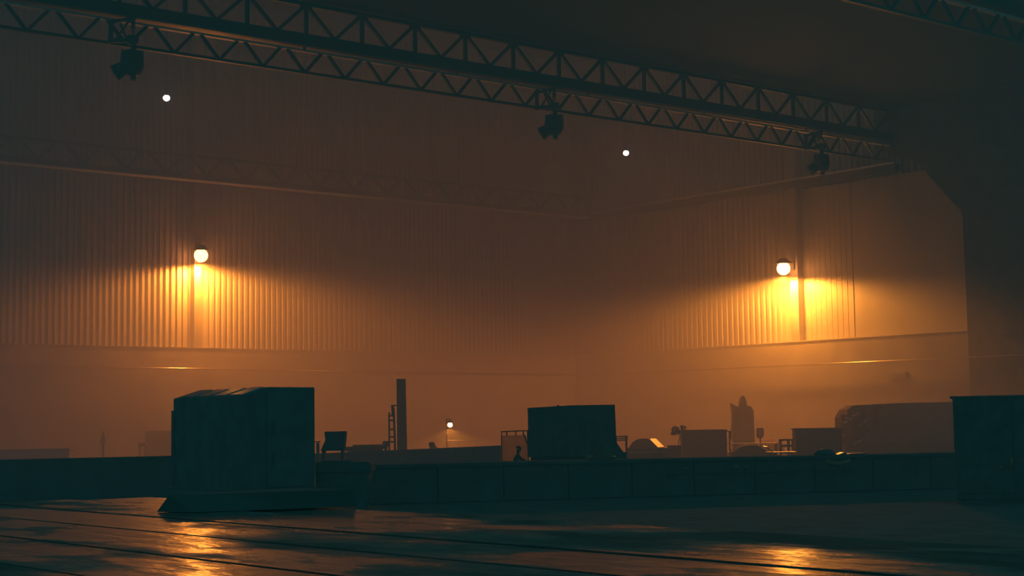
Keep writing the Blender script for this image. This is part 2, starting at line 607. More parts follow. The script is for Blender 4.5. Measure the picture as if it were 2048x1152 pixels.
lp = on(402, 511, 1, YW - 1.3)
fl, flo = floodlight('glowing sodium floodlight on the left corrugated wall', Vector((pl.x, YW - 0.55, lp.z + 0.2)), None, lp)
lp2 = on(1567, 537, 0, XW - 2.0)
fr, fro = floodlight('glowing sodium floodlight on the right wall beside a pilaster', Vector((XW - 0.75, pr.y, lp2.z + 0.2)), None, lp2)

fro.data.energy = LAMP_POWER * 0.9

# ceiling pendants: small white globes
def pendant(label, px, py, depth, rad, roof):
    p = EYE + ray(px, py) * depth
    r = empty('pendant_lamp', p)
    tag(r, label, 'lamp', 'small white pendant lamps under the roof')
    MB().tube([(0, 0, rad * 1.2), (0, 0, roof - p.z)], 0.02, 6).build('cable', M['black'], r)
    MB().lathe([(0.0, 1.7), (0.35, 1.65), (0.45, 1.0), (0.6, 0.75), (0.5, 0.72), (0, 0.9)], (0, 0, 0), 12, Matrix.Scale(rad, 3)).build('cap', M['black'], r)
    MB().ball((0, 0, 0), rad, rad, rad * 0.92, 14, 8).build('globe', M['white_globe'], r, smooth=True)


pendant('small round white lamp high on the left below the nearest spotlight', 333, 196, 100, 0.22, TOP)
pendant('small round white lamp hanging under the middle of the long truss', 1252, 306, 118, 0.22, TOP)

# ================================================================== platform and wet floor
A0, A1 = (8.0, 55.9), (27.3, 52.0)
B0, B1 = (27.3, 40.55), (62.0, 24.5)
# parapet on the left front of the platform
pa = MB()
a, b = Vector((*A0, 0)), Vector((*A1, 0))
n = Vector((b.y - a.y, a.x - b.x, 0)).normalized()
pa.add([a + n * .02, b + n * .02, b - n * .4, a - n * .4, a + n * .02 + Vector((0, 0, 1.46)), b + n * .02 + Vector((0, 0, 1.46)), b - n * .4 + Vector((0, 0, 1.46)), a - n * .4 + Vector((0, 0, 1.46))],
       [(0, 1, 5, 4), (1, 2, 6, 5), (2, 3, 7, 6), (3, 0, 4, 7), (4, 5, 6, 7), (0, 3, 2, 1)])
struct(pa.build('wall_parapet_left', M['concrete']))
# front facing panels of the right front wall
bd = Vector((B1[0] - B0[0], B1[1] - B0[1], 0))
bl = bd.length
ang = math.atan2(bd.y, bd.x)
wall_front = struct(empty('wall_platform_front', (B0[0], B0[1], 0), ang))
npan = 18
pm = MB().box(0.02, bl / npan - 0.02, -0.10, 0.0, 0.04, EDGE - 0.1).mesh('facing_panel', M['concrete'])
for i in range(npan):
    inst('facing_panel', pm, wall_front, (i * bl / npan, 0, 0))
MB().box(0, bl, -0.16, 1.5, EDGE - 0.1, EDGE).build('coping', M['concrete'], wall_front)
MB().box(0, bl, 0.0, 1.4, 0.0, EDGE - 0.1).build('core', M['concrete'], wall_front)

floor = struct(MB().box(-6, XW + 1, -8, YW + 1, -0.5, 0.0).build('floor', M['concrete']))

# raised wet deck under the camera: separate boards running away to the left
WET = 1.9
ex = on(700, 1016, 2, WET).x          # right-hand edge of the deck
wy = on(170, 999, 2, WET).y           # far edge of the deck
wet_deck = struct(MB().box(-2.4, ex, -1.5, wy, WET - 0.3, WET - 0.05).build('floor_wet_deck', M['joint']))
for x_ in (-2.2, 1.5, ex - 0.3):
    for y_ in (-1.0, 3.5, wy - 0.4):
        MB().box(x_, x_ + 0.2, y_, y_ + 0.2, 0.0, WET - 0.3).build('support_post', M['steel'], wet_deck)
bw = 0.62
nb = int((ex + 2.4) / bw)
bm_ = MB().box(0.014, bw - 0.014, -1.5, wy, -0.06, 0.0).mesh('board', M['slab'])
for i in range(nb):
    o = inst('board', bm_, wet_deck, (ex - (i + 1) * bw, 0, WET + random.uniform(-0.006, 0.004)))
    o.rotation_euler = (0, random.uniform(-0.008, 0.008), 0)
# kerb block on the right edge of the deck
kb0, kb1, kb2 = on(327, 1025, 2, WET), on(560, 1044, 2, WET), on(700, 1016, 2, WET)
kx = kb1.x
struct(MB().add([(kx, kb0.y, WET + .006), (ex + .05, kb0.y + .15, WET + .006), (ex + .05, kb2.y, WET + .006), (kx + .1, kb2.y + .3, WET + .006),
                 (kx + .06, kb0.y - .05, WET + .11), (ex + .05, kb0.y + .1, WET + .11), (ex + .05, kb2.y + .05, WET + .11), (kx + .16, kb2.y + .35, WET + .11)],
                [(0, 1, 2, 3), (4, 5, 6, 7), (0, 1, 5, 4), (1, 2, 6, 5), (2, 3, 7, 6), (3, 0, 4, 7)]).build('trim_6', M['concrete']))


# ================================================================== things
def on_front(px, py):
    """point on the facing plane of the platform's front edge"""
    nrm = Vector((-bd.y, bd.x, 0)).normalized()
    p0 = Vector((B0[0], B0[1], 0)) - nrm * 0.17
    q = ray(px, py)
    return EYE + q * ((p0 - EYE).dot(nrm) / q.dot(nrm))


def coping_depth(px, inset):
    """camera depth of the front barrier's top at column px, set back by inset metres"""
    return (on_front(px, 920) - EYE).dot(FWD) + inset


# big box-bodied truck trailer, foreground left
def big_box():
    c0 = on(490, 1031, 2, 0.0)
    root = empty('box_trailer', (c0.x, c0.y, 0), 0.0)
    tag(root, 'large dark box trailer with a chamfered roof edge standing on the wet floor', 'trailer')
    k = (c0 - EYE).dot(FWD) / FPX
    H = on(524, 774, 1, c0.y).z
    He = on(490, 791, 1, c0.y).z
    LY = on(346, 900, 0, c0.x).y - c0.y
    LX = on(630, 850, 1, c0.y).x - c0.x
    cx = 0.78
    # local: x along building x (to the right-back), y along building y (left-back)
    MB().prism([(0, 0.62), (LX, 0.62), (LX, H), (cx, H), (0, He)], 'y', 0, LY).build('body', M['dark'], root, bevel=0.03)
    for i in range(4):
        y0 = 0.25 + i * (LY - 0.3) / 4
        y1 = y0 + (LY - 0.3) / 4 - 0.28
        nx, nz = -(H - He), cx
        ln = math.hypot(nx, nz)
        nx, nz = nx / ln * 0.02, nz / ln * 0.02
        e0, e1 = 0.07, 0.95
        P = lambda t, y, o: (cx * t + nx * o, y, He + (H - He) * t + nz * o)
        MB().add([P(e0, y0, 0), P(e1, y0, 0), P(e1, y1, 0), P(e0, y1, 0), P(e0, y0, 1.5), P(e1, y0, 1.5), P(e1, y1, 1.5), P(e0, y1, 1.5)],
                 [(0, 1, 2, 3), (4, 5, 6, 7), (0, 1, 5, 4), (1, 2, 6, 5), (2, 3, 7, 6), (3, 0, 4, 7)]).build('roof_pane', M['pane'], root)
    MB().prism([(-0.02, 0.62), (-0.02, 0.7), (LX, 0.7), (LX, 0.62), (LX, 0), (-0.35, 0)], 'y', -0.02, LY + 0.3).build('skirt', M['black'], root)
    MB().box(LX * 0.3, LX - 0.1, -0.05, 0, 0.75, H - 0.12).build('end_door', M['grey'], root)
    MB().box(-0.03, 0.0, LY - 0.12, LY + 0.06, 0.7, He - 0.35).build('corner_post', M['dark'], root)
    for z in (1.5, 2.4):
        MB().tube([(LX * 0.36, -0.12, z - 0.2), (LX * 0.36, -0.12, z + 0.2)], 0.025, 6).build('door_handle', M['steel'], root)


big_box()

t = Thing('flatbed_cart', 'low black flatbed cart beside the large dark trailer', 'cart', 650, 45.4, 0.0)
t.part('bed', MB().prism([(t.x(631), t.z(945)), (t.x(631), t.z(925)), (t.x(735), t.z(925)), (t.x(743), t.z(932)), (t.x(743), t.z(945))], 'y', 0, 1.6), M['black'])
t.part('side_skirt', MB().box(t.x(631), t.x(738), 0.05, 1.5, t.z(1012), t.z(944)), M['black'])
for px in (655, 722):
    t.part('wheel', MB().lathe([(0, -.1), (.2, -.1), (.22, -.05), (.22, .05), (.2, .1), (0, .1)], (t.x(px), 0.0, 0.22), 14, Matrix.Rotation(math.pi / 2, 3, 'X')), M['black'])
t.part('load_board', MB().box(t.x(640), t.x(700), 0.3, 1.2, t.z(925), t.z(922)), M['dark'])

# dark cabinet at the right edge
t = Thing('tall_cabinet', 'tall black cabinet cut off by the right edge', 'cabinet', 1913, 44.0, 0.0, rz=-0.31)
k = t.k
hh = t.z(793)
t.part('body', MB().box(0, 3.2, 0, 2.0, 0.12, hh), M['black'], bevel=0.03)
t.part('lid', MB().box(-0.07, 3.25, -0.04, 2.05, hh - 0.06, hh), M['black'])
t.part('plinth', MB().box(0.05, 3.15, 0.05, 1.95, 0, 0.12), M['black'])
t.part('door', MB().box(0.15, 1.55, -0.04, 0.0, 0.3, hh - 0.2), M['black'])
t.part('door', MB().box(1.62, 3.05, -0.04, 0.0, 0.3, hh - 0.2), M['black'])
t.part('knob', MB().ball((t.x(2001), -0.09, t.z(936)), 0.055, n=10, m=6), M['orange_mat'], smooth=True)
t.part('handle', MB().tube([(t.x(2020), -0.08, t.z(938)), (t.x(2021), -0.1, t.z(928)), (t.x(2022), -0.08, t.z(918))], 0.03, 6), M['orange_mat'], smooth=True)

# long low barrier behind the front edge
t = Thing('low_barrier', 'long low dark barrier under the thin mast and lamp post', 'barrier', 820, 78.0, DECK)
for i in range(8):
    p0 = 622 + i * 382 / 8
    p1 = p0 + 382 / 8 - 0.6
    za, zb_ = t.z(905 - (p0 - 622) * 11 / 382), t.z(905 - (p1 - 622) * 11 / 382)
    w_ = 0.5
    x0, x1 = t.x(p0), t.x(p1)
    t.part('barrier_block', MB().add([(x0, -.2, 0), (x1, -.2, 0), (x1, .7, 0), (x0, .7, 0), (x0, 0, za), (x1, 0, zb_), (x1, w_, zb_), (x0, w_, za)],
                                     [(0, 1, 2, 3), (4, 5, 6, 7), (0, 1, 5, 4), (1, 2, 6, 5), (2, 3, 7, 6), (3, 0, 4, 7)]), M['grey'])

# tarpaulin-covered trailer, centre
t = Thing('covered_trailer', 'black tarpaulin covered trailer, largest box in the centre', 'trailer', 1146, 62.0, DECK)
zt1, zt2, zlo = t.z(815), t.z(811), t.z(913)
vs, fs = [], []
nx, rows = 26, 9
x0, x1 = t.x(1058), t.x(1233)
for r_ in range(rows):
    tt = r_ / (rows - 1)
    for i in range(nx + 1):
        s_ = i / nx
        ztop = zt1 + (zt2 - zt1) * min(1, s_ / 0.5)
        flare = ((tt - 0.72) / 0.28) ** 1.3 if tt > 0.72 else 0.0
        x = x0 + (x1 - x0) * s_ + (0.36 * flare if s_ > 0.9 else 0.0) + 0.015 * tt * (x1 - x0) * (s_ - .2)
        y = -0.06 * tt * math.sin(s_ * 38 + tt * 2) * (0.3 + tt) - (0.18 * flare if s_ > 0.75 else 0)
        vs.append((x, y, zlo + (ztop - zlo) * (1 - tt)))
for r_ in range(rows - 1):
    for i in range(nx):
        a = r_ * (nx + 1) + i
        fs.append((a, a + 1, a + nx + 2, a + nx + 1))
mb = MB().add(vs, fs)
mb.box(x0 + 0.02, x1 - 0.02, 0.08, 2.6, zlo, zt1 - 0.01)
mb.prism([(x0, zt1 - 0.05), (x0, zt1), (t.x(1150), zt2), (x1, zt2), (x1, zt2 - 0.06)], 'y', -0.01, 2.6)
t.part('cover', mb, M['tarp'])
t.part('ridge_clip', MB().box(t.x(1117), t.x(1121), -0.03, 0.3, zt2 - 0.02, zt2 + 0.02), M['black'])
t.part('chassis', MB().box(x0 + .1, x1 - .1, 0.5, 2.2, zlo - .18, zlo), M['black'])
for px in (1085, 1112, 1200):
    t.part('wheel', MB().lathe([(0, -.12), (.38, -.12), (.42, -.06), (.42, .06), (.38, .12), (0, .12)], (t.x(px), .45, .42), 16, Matrix.Rotation(math.pi / 2, 3, 'X')), M['black'])
    t.part('axle', MB().bar((t.x(px), .45, .42), (t.x(px), 1.2, zlo - .1), .12), M['black'])
t.part('mud_flap', MB().box(t.x(1234), t.x(1254), -0.25, 0.2, 0.3, t.z(906)), M['black'], bevel=0.03)

t = Thing('cloth_heap', 'small brown cone-shaped cloth heap at the foot of the covered trailer', 'cloth', 1205, coping_depth(1205, 0.75), EDGE + 0.005)
mb = MB()
prof = [(0.42, 0.0), (0.36, 0.1), (0.24, 0.27), (0.12, 0.42), (0.03, 0.5), (0.0, 0.51)]
mb.lathe(prof, (0, 0, 0), 13)
for i, v in enumerate(mb.v):
    if 0 < v.z < .5:
        v.x *= 1 + 0.16 * math.sin(i * 2.4)
        v.y *= 1 + 0.16 * math.cos(i * 1.9)
t.part('heap', mb, M['brown'], smooth=True)
t.part('fold', MB().tube([(0.1, -0.33, 0.07), (0.25, -0.3, 0.075), (0.5, -0.2, 0.04)], [0.05, 0.06, 0.02], 8), M['brown'], smooth=True)

t = Thing('ball', 'small orange ball on the front wall before the covered trailer', 'ball', 1178, coping_depth(1178, 0.45), EDGE + 0.005)
t.part('ball', MB().ball((0, 0, 0.09), 0.09, n=12, m=8), M['orange_mat'], smooth=True)
t.part('eyelet', MB().lathe([(0, 0), (0.02, 0), (0.02, 0.03), (0, 0.03)], (0, 0, 0.175), 8), M['steel'])

# garment rack with hanging film, left of the stall
t = Thing('hanging_rack', 'thin rack with hooks and a sheet of plastic film left of the covered trailer', 'rack', 1030, 66.0, DECK)
t.part('bar', MB().bar((t.x(1003), 0, t.z(863.5)), (t.x(1060), 0, t.z(862)), 0.045), M['steel'])
for px in (1015, 1033, 1048):
    t.part('hook', MB().bar((t.x(px), 0, t.z(863)), (t.x(px), 0, t.z(871)), 0.05), M['steel'])
t.part('brace', MB().bar((t.x(1048), 0, t.z(868)), (t.x(1057), 0, t.z(890)), 0.05), M['steel'])
t.part('upright', MB().bar((t.x(1057), 0.1, 0), (t.x(1057), 0.1, t.z(862)), 0.06), M['steel'])
t.part('upright', MB().bar((t.x(1004.5), 0.1, 0), (t.x(1004.5), 0.1, t.z(863)), 0.03), M['steel'])
vs, fs = [], []
for j in range(9):
    for i in range(11):
        s, q = i / 10, j / 8
        xx = t.x(1003 - 6 * q * q + (52 + 2 * q) * s)
        vs.append((xx, 0.1 + 0.1 * math.sin(s * 9 + q * 4) * (0.4 + q), t.z(872) * (1 - q) + 0.02))
for j in range(8):
    for i in range(10):
        a = j * 11 + i
        fs.append((a, a + 1, a + 12, a + 11))
o = t.part('film_sheet', MB().add(vs, fs), M['thin_film'], smooth=True)
sol = o.modifiers.new('thick', 'SOLIDIFY')
sol.thickness = 0.02


# crouching person left of the stall
def person():
    t = Thing('person', 'person in dark cap and clothes bending forward left of the covered trailer', 'person', 1036, 64.0, DECK)
    J = {  # x right, y away, z up (metres), standing bent forward, facing right
        'pelvis': ((-0.10, 0, 0.80), .15), 'waist': ((-0.10, 0, 0.95), .14), 'chest': ((-0.02, 0, 1.14), .16), 'neck': ((0.02, 0, 1.28), .06),
        'head0': ((0.03, 0, 1.33), .075), 'head1': ((0.035, 0, 1.43), .09),
        'sh_l': ((0.0, -0.18, 1.18), .07), 'el_l': ((0.14, -0.2, 1.02), .05), 'wr_l': ((0.32, -0.14, 0.93), .036), 'ha_l': ((0.37, -0.13, 0.91), .03),
        'sh_r': ((0.0, 0.18, 1.18), .07), 'el_r': ((0.12, 0.2, 0.98), .05), 'wr_r': ((0.29, 0.14, 0.88), .036), 'ha_r': ((0.34, 0.13, 0.86), .03),
        'hip_l': ((-0.10, -0.1, 0.75), .11), 'kn_l': ((0.0, -0.12, 0.42), .075), 'an_l': ((-0.08, -0.12, 0.07), .05), 'to_l': ((0.09, -0.13, 0.045), .04),
        'hip_r': ((-0.10, 0.1, 0.75), .11), 'kn_r': ((-0.04, 0.12, 0.42), .075), 'an_r': ((-0.14, 0.12, 0.07), .05), 'to_r': ((0.03, 0.13, 0.045), .04)}
    E_ = [('pelvis', 'waist'), ('waist', 'chest'), ('chest', 'neck'), ('neck', 'head0'), ('head0', 'head1'),
          ('chest', 'sh_l'), ('sh_l', 'el_l'), ('el_l', 'wr_l'), ('wr_l', 'ha_l'), ('chest', 'sh_r'), ('sh_r', 'el_r'), ('el_r', 'wr_r'), ('wr_r', 'ha_r'),
          ('pelvis', 'hip_l'), ('hip_l', 'kn_l'), ('kn_l', 'an_l'), ('an_l', 'to_l'), ('pelvis', 'hip_r'), ('hip_r', 'kn_r'), ('kn_r', 'an_r'), ('an_r', 'to_r')]
    names = list(J)
    me = bpy.data.meshes.new('body')
    me.from_pydata([J[n_][0] for n_ in names], [(names.index(a_), names.index(b_)) for a_, b_ in E_], [])
    o = bpy.data.objects.new('body', me)
    COL.objects.link(o)
    o.parent = t.root
    me.materials.append(M['black'])
    sk = o.modifiers.new('skin', 'SKIN')
    sk.use_smooth_shade = True
    layer = me.skin_vertices[0].data if me.skin_vertices else None
    if layer is None:
        bm = bmesh.new()
        bm.from_mesh(me)
        bm.verts.layers.skin.verify()
        bm.to_mesh(me)
        bm.free()
        layer = me.skin_vertices[0].data
    for i, n_ in enumerate(names):
        layer[i].radius = (J[n_][1], J[n_][1])
        layer[i].use_root = (n_ == 'pelvis')
    su = o.modifiers.new('sub', 'SUBSURF')
    su.levels = su.render_levels = 2
    t.part('face', MB().ball((0.07, 0, 1.39), 0.07, 0.075, 0.1, 12, 8), M['skin'], smooth=True)
    t.part('nose', MB().ball((0.143, 0, 1.385), 0.018, 0.015, 0.025, 8, 5), M['skin'], smooth=True)
    t.part('cap', MB().lathe([(0.0, 0.085), (0.06, 0.08), (0.10, 0.045), (0.112, 0.0), (0.1, -0.005), (0, 0.0)], (0.035, 0, 1.45), 14).box(0.1, 0.24, -0.07, 0.07, 1.447, 1.462), M['black'], smooth=True)
    for s in (-1, 1):
        hb = Vector((0.36, s * 0.135, 0.885 + (0.025 if s < 0 else -0.025)))
        hm = MB().ball(hb, 0.04, 0.018, 0.035, 8, 6)
        for q in range(4):
            hm.tube([hb + Vector((0.02, 0, 0.024 - 0.016 * q)), hb + Vector((0.06, -s * 0.01, 0.022 - 0.016 * q)), hb + Vector((0.08 - 0.006 * abs(q - 1), -s * 0.03, 0.012 - 0.016 * q))], [0.009, 0.008, 0.006], 6)
        hm.tube([hb + Vector((0.0, -s * 0.01, 0.03)), hb + Vector((0.03, -s * 0.035, 0.03)), hb + Vector((0.05, -s * 0.04, 0.02))], [0.01, 0.009, 0.007], 6)
        t.part('hand', hm, M['skin'], smooth=True)


person()

WS = 1.5
# tilted dark cover just right of the trailer
t = Thing('covered_machine', 'small dark slant-backed covered machine right of the large trailer', 'machine', 666, 62.0, DECK)
b0 = t.py0
t.part('cover', MB().prism([(t.x(641), t.z(902)), (t.x(651), t.z(880)), (t.x(649), t.z(865)), (t.x(652), t.z(864)), (t.x(689), t.z(863)), (t.x(691), t.z(866)), (t.x(689), t.z(885)), (t.x(687), t.z(902))], 'y', 0, 0.8), M['tarp'], bevel=0.02)
for px in (646, 684):
    t.part('leg', MB().box(t.x(px) - 0.05, t.x(px) + 0.05, 0.1, 0.7, 0, t.z(901)), M['black'])
t.part('lid', MB().box(t.x(650), t.x(690), -0.02, 0.82, t.z(866), t.z(863.5)), M['black'])

t = Thing('floor_valve', 'tiny dark valve post between trailer and slanted covered machine', 'valve', 636, 74.0, DECK)
t.part('post', MB().bar((0, 0, 0), (0, 0, t.z(886)), 0.09), M['dark'])
t.part('handwheel', MB().lathe([(0.05, -.03), (0.13, -.03), (0.13, .03), (0.05, .03)], (0, 0, t.z(884)), 12), M['dark'])

# thin tall post and ladder frame
t = Thing('square_mast', 'tall thin dark square mast rising above the low barrier', 'mast', 804, 88.0, DECK)
t.part('shaft', MB().add([(t.x(a_), y_, z_) for z_, l_, r_ in ((0.05, 795, 814.5), (t.z(758.5), 794.5, 812)) for y_ in (0, 0.45) for a_ in (l_, r_)],
                         [(0, 2, 3, 1), (4, 5, 7, 6), (0, 1, 5, 4), (2, 6, 7, 3), (0, 4, 6, 2), (1, 3, 7, 5)]), M['dark'])
t.part('base_plate', MB().box(t.x(792), t.x(817), -0.1, 0.55, 0, 0.06), M['dark'])
t.part('cap', MB().box(t.x(794), t.x(812.5), -0.02, 0.47, t.z(760), t.z(758)), M['dark'])

t = Thing('ladder_frame', 'small dark ladder frame leaning beside the tall thin mast', 'ladder', 785, 86.0, DECK)
t.part('stile', MB().bar((t.x(779), 0, 0), (t.x(779), 0.05, t.z(825)), 0.06), M['dark'])
t.part('stile', MB().bar((t.x(792), 0, 0), (t.x(788), 0.05, t.z(815)), 0.06), M['dark'])
for py in (832, 841, 859, 874, 884):
    t.part('rung', MB().bar((t.x(779), 0.02, t.z(py)), (t.x(791), 0.02, t.z(py)), 0.06), M['dark'])
t.part('top_bracket', MB().bar((t.x(783), 0, t.z(811.5)), (t.x(795), 0, t.z(811.5)), 0.05), M['dark'])
t.part('pulley', MB().ball((t.x(787), 0, t.z(828)), 0.1, 0.06, 0.13, 10, 6).bar((t.x(786.5), 0, t.z(824)), (t.x(786), 0, t.z(811)), 0.09), M['dark'])
t.part('base_drum', MB().lathe([(0, 0), (0.16, 0), (0.18, 0.14), (0.16, 0.32), (0, 0.32)], (t.x(772), 0, t.z(894)), 12).bar((t.x(772), 0, 0), (t.x(772), 0, t.z(890)), .1), M['dark'], smooth=False)

t = Thing('pipe_stack', 'low pile of pipes lying left of the ladder frame', 'pipes', 730, 84.0, DECK)
for i, (px0, px1, r_, z_) in enumerate(((692, 765, .14, t.z(898)), (705, 772, .12, t.z(894)), (695, 760, .14, t.z(900)), (712, 768, .11, t.z(895)))):
    t.part('pipe', MB().tube([(t.x(px0), 0.2 * (i % 3), z_), (t.x(px1), 0.2 * (i % 3), z_)], r_, 10), M['wood'], smooth=True)
for px in (700, 735, 762):
    t.part('trestle', MB().box(t.x(px) - .08, t.x(px) + .08, -.1, .6, 0, t.z(901)), M['dark'])

# lamp post in the distance
t = Thing('lamp_post', 'small glowing lamp post behind the low barrier', 'lamp', 894, 108.0, DECK)
t.part('pole', MB().bar((0, 0, 0), (0, 0, t.z(838)), 0.07), M['dark'])
t.part('arm', MB().bar((0, 0, t.z(839)), (t.x(903), 0, t.z(839)), 0.05), M['dark'])
t.part('hood', MB().lathe([(0.04, .18), (.14, .14), (.24, .0), (.22, .0), (.1, .1), (0, .1)], (t.x(901), 0, t.z(846)), 12), M['dark'])
t.part('globe', MB().ball((t.x(901), 0, t.z(850)), 0.17, n=12, m=8), M['small_globe'], smooth=True)
t.part('guy_wire', MB().tube([(t.x(894), 0, t.z(881)), (t.x(960), 0.1, t.z(883))], 0.03, 6), M['dark'])
ld = bpy.data.lights.new('lamp_light', 'SPOT')
ld.energy = 1500
ld.color = SODIUM
ld.spot_size = math.radians(150)
ld.shadow_soft_size = 0.1
lo = bpy.data.objects.new('lamp_light', ld)
COL.objects.link(lo)
lo.parent = t.root
lo.location = (t.x(901), 0, t.z(850) - 0.25)

t = Thing('bollard', 'tiny dark bollard left of the glowing lamp post', 'bollard', 864, 92.0, DECK)
t.part('post', MB().lathe([(0, 0), (.16, 0), (.14, t.z(892)), (.2, t.z(890)), (.16, t.z(885)), (0, t.z(884))], (0, 0, 0), 10), M['dark'])
t.part('strut', MB().bar((0.05, 0, t.z(888)), (t.x(874), 0, t.z(897)), 0.06), M['dark'])

t = Thing('wall_globe_lamp', 'very faint round lamp deep in the haze near the far corner', 'lamp', 1017, 146.0, DECK)
zz = t.z(761)
t.part('globe', MB().ball((0, 0, zz), 0.28, n=12, m=8), M['faint_globe'], smooth=True)
t.part('pole', MB().bar((0, 0.3, 0), (0, 0.3, zz + 0.2), 0.07), M['grey'])
t.part('arm', MB().bar((0, 0.3, zz + 0.28), (0, 0, zz + 0.28), 0.06), M['grey'])

# ---- right cluster
t = Thing('timber_bundle', 'short bundle of planks stacked right of the covered trailer', 'planks', 1246, 92.0, DECK)
for i, (a_, b_, p0, p1) in enumerate(((1228, 1257, 872, 874.5), (1230, 1257, 876, 878.5), (1236, 1256, 880, 882))):
    t.part('plank', MB().box(t.x(a_), t.x(b_), 0, 0.4, t.z(p1), t.z(p0)), M['wood'])
for px in (1233, 1254):
    t.part('trestle_leg', MB().bar((t.x(px), 0.2, 0), (t.x(px), 0.2, t.z(873)), 0.08), M['wood'])


def car(name, label, px0, px1, depth, py_roof, rz, material):
    c = (px0 + px1) / 2
    t = Thing(name, label, 'car', c, depth, DECK, 'small parked cars', rz)
    L = t.x(px1) - t.x(px0)
    h = t.z(py_roof)
    x0 = t.x(px0)
    body = [(0.0, .18), (0.0, .50), (.04, .56), (.98, .52), (1.0, .45), (1.0, .18)]
    t.part('body', MB().prism([(x0 + a_ * L, b_ * h) for a_, b_ in body], 'y', 0, 1.6), material, bevel=0.04)
    cab = [(.06, .55), (.16, .82), (.28, .96), (.42, 1.0), (.55, .97), (.78, .54)]
    t.part('cabin', MB().prism([(x0 + a_ * L, b_ * h) for a_, b_ in cab], 'y', 0.1, 1.5), material, bevel=0.03)
    P = lambda a_, b_: (x0 + a_ * L, b_ * h)
    (xa, za), (xb, zb_) = P(.57, .965), P(.77, .57)
    t.part('windscreen', MB().add([(xa, .2, za), (xb, .16, zb_), (xb, 1.44, zb_), (xa, 1.4, za), (xa + .03, .2, za + .02), (xb + .03, .16, zb_ + .02), (xb + .03, 1.44, zb_ + .02), (xa + .03, 1.4, za + .02)],
           [(0, 1, 2, 3), (4, 5, 6, 7), (0, 1, 5, 4), (1, 2, 6, 5), (2, 3, 7, 6), (3, 0, 4, 7)]), M['soft_metal'])
    for a_ in (.2, .8):
        t.part('wheel', MB().lathe([(0, -.08), (.24, -.08), (.27, 0), (.24, .08), (0, .08)], (x0 + a_ * L, 0.04, 0.27), 12, Matrix.Rotation(math.pi / 2, 3, 'X')), M['black'])
    return t


car('small_car', 'small rounded car with a shining windscreen right of the covered trailer', 1248, 1335, 101.0, 877, -0.43, M['dark'])
car('small_car', 'low dark car standing right of the brown crate with the bush', 1464, 1556, 100.0, 890, 0.0, M['dark'])

t = Thing('guard_rail', 'low guard rail of four bright segments before the small rounded car', 'rail', 1300, 95.0, DECK)
for i in range(4):
    t.part('rail_segment', MB().box(t.x(1261 + i * 20), t.x(1276 + i * 20), 0, 0.05, t.z(905), t.z(903)), M['chrome'])
    t.part('post', MB().bar((t.x(1259 + i * 20), 0.03, 0), (t.x(1259 + i * 20), 0.03, t.z(902.5)), 0.07), M['dark'])
t.part('back_plate', MB().box(t.x(1255), t.x(1342), 0.08, 0.14, 0.02, t.z(897)), M['dark'])


def crate(label, px0, px1, py, depth, mtl, lip=False):
    c = (px0 + px1) / 2
    t = Thing('crate', label, 'crate', c, depth, DECK, 'crates in the far bay')
    h = t.z(py)
    x0, x1 = t.x(px0), t.x(px1)
    t.part('body', MB().box(x0 + .03, x1 - .02, 0, 1.2, 0.08, h - .05), mtl)
    t.part('lid', MB().box(x0 - (.06 if lip else 0), x1, -0.03, 1.23, h - .08, h), mtl)
    for i in range(3):
        xx = x0 + .1 + (x1 - x0 - .2) * i / 2
        t.part('batten', MB().box(xx - .05, xx + .05, -.03, 0, .08, h - .08), mtl)
    for px in (x0 + .12, x1 - .12):
        t.part('runner', MB().box(px - .06, px + .06, 0, 1.2, 0, .08), mtl)
    return t


crate('brown crate with a dry bush at its upper left corner', 1364, 1455.5, 859.5, 103.0, M['grey'])
crate('dark crate with an overhanging lid before the long film wrapped stack', 1592, 1686, 856, 98.0, M['grey'], True)
crate('faint crate half hidden behind the left side of the large trailer', 289, 352, 862, 116.0, M['grey'])
crate('low block in front of the crate with the dry bush', 1338, 1364, 891, 98.0, M['dark'])

# dry bush in a pot
t = Thing('dry_bush', 'dry dark bush on a stem beside the brown crate', 'bush', 1357, 101.0, DECK)
t.part('pot', MB().lathe([(0, 0), (.14, 0), (.19, .26), (.17, .26), (.12, .05), (0, .05)], (0, 0, 0), 12), M['dark'])
stem = MB().tube([(0, 0, .04), (t.x(1358), 0, t.z(885)), (t.x(1361), 0, t.z(872)), (t.x(1358), 0, t.z(862))], [.03, .03, .025, .015], 6)
stem.tube([(t.x(1360), 0, t.z(868)), (t.x(1366), .02, t.z(858)), (t.x(1368), 0, t.z(852))], [.025, .02, .01], 6)
stem.tube([(t.x(1359), 0, t.z(866)), (t.x(1351), -.02, t.z(861)), (t.x(1346), 0, t.z(866))], [.02, .02, .01], 6)
t.part('stem', stem, M['wood'])
lv = MB()
for cx_, cy_, rx_, rz_, nn in ((1352, 860, 8, 7, 90), (1367, 856, 6, 4, 35), (1348, 867, 5, 3, 35), (1357, 864, 6, 5, 35)):
    for i in range(nn):
        a_ = random.uniform(0, 6.28)
        q = math.sqrt(random.random())
        p = Vector((t.x(cx_ + rx_ * q * math.cos(a_)), random.uniform(-.12, .12), t.z(cy_ + rz_ * q * math.sin(a_))))
        d1 = Vector((random.uniform(-1, 1), random.uniform(-1, 1), random.uniform(-1, 1))).normalized() * .09
        d2 = d1.orthogonal().normalized() * .05
        lv.add([p - d1, p + d2, p + d1, p - d2], [(0, 1, 2, 3)])
o = t.part('leaves', lv, M['leaf'])
o['kind'] = 'stuff'

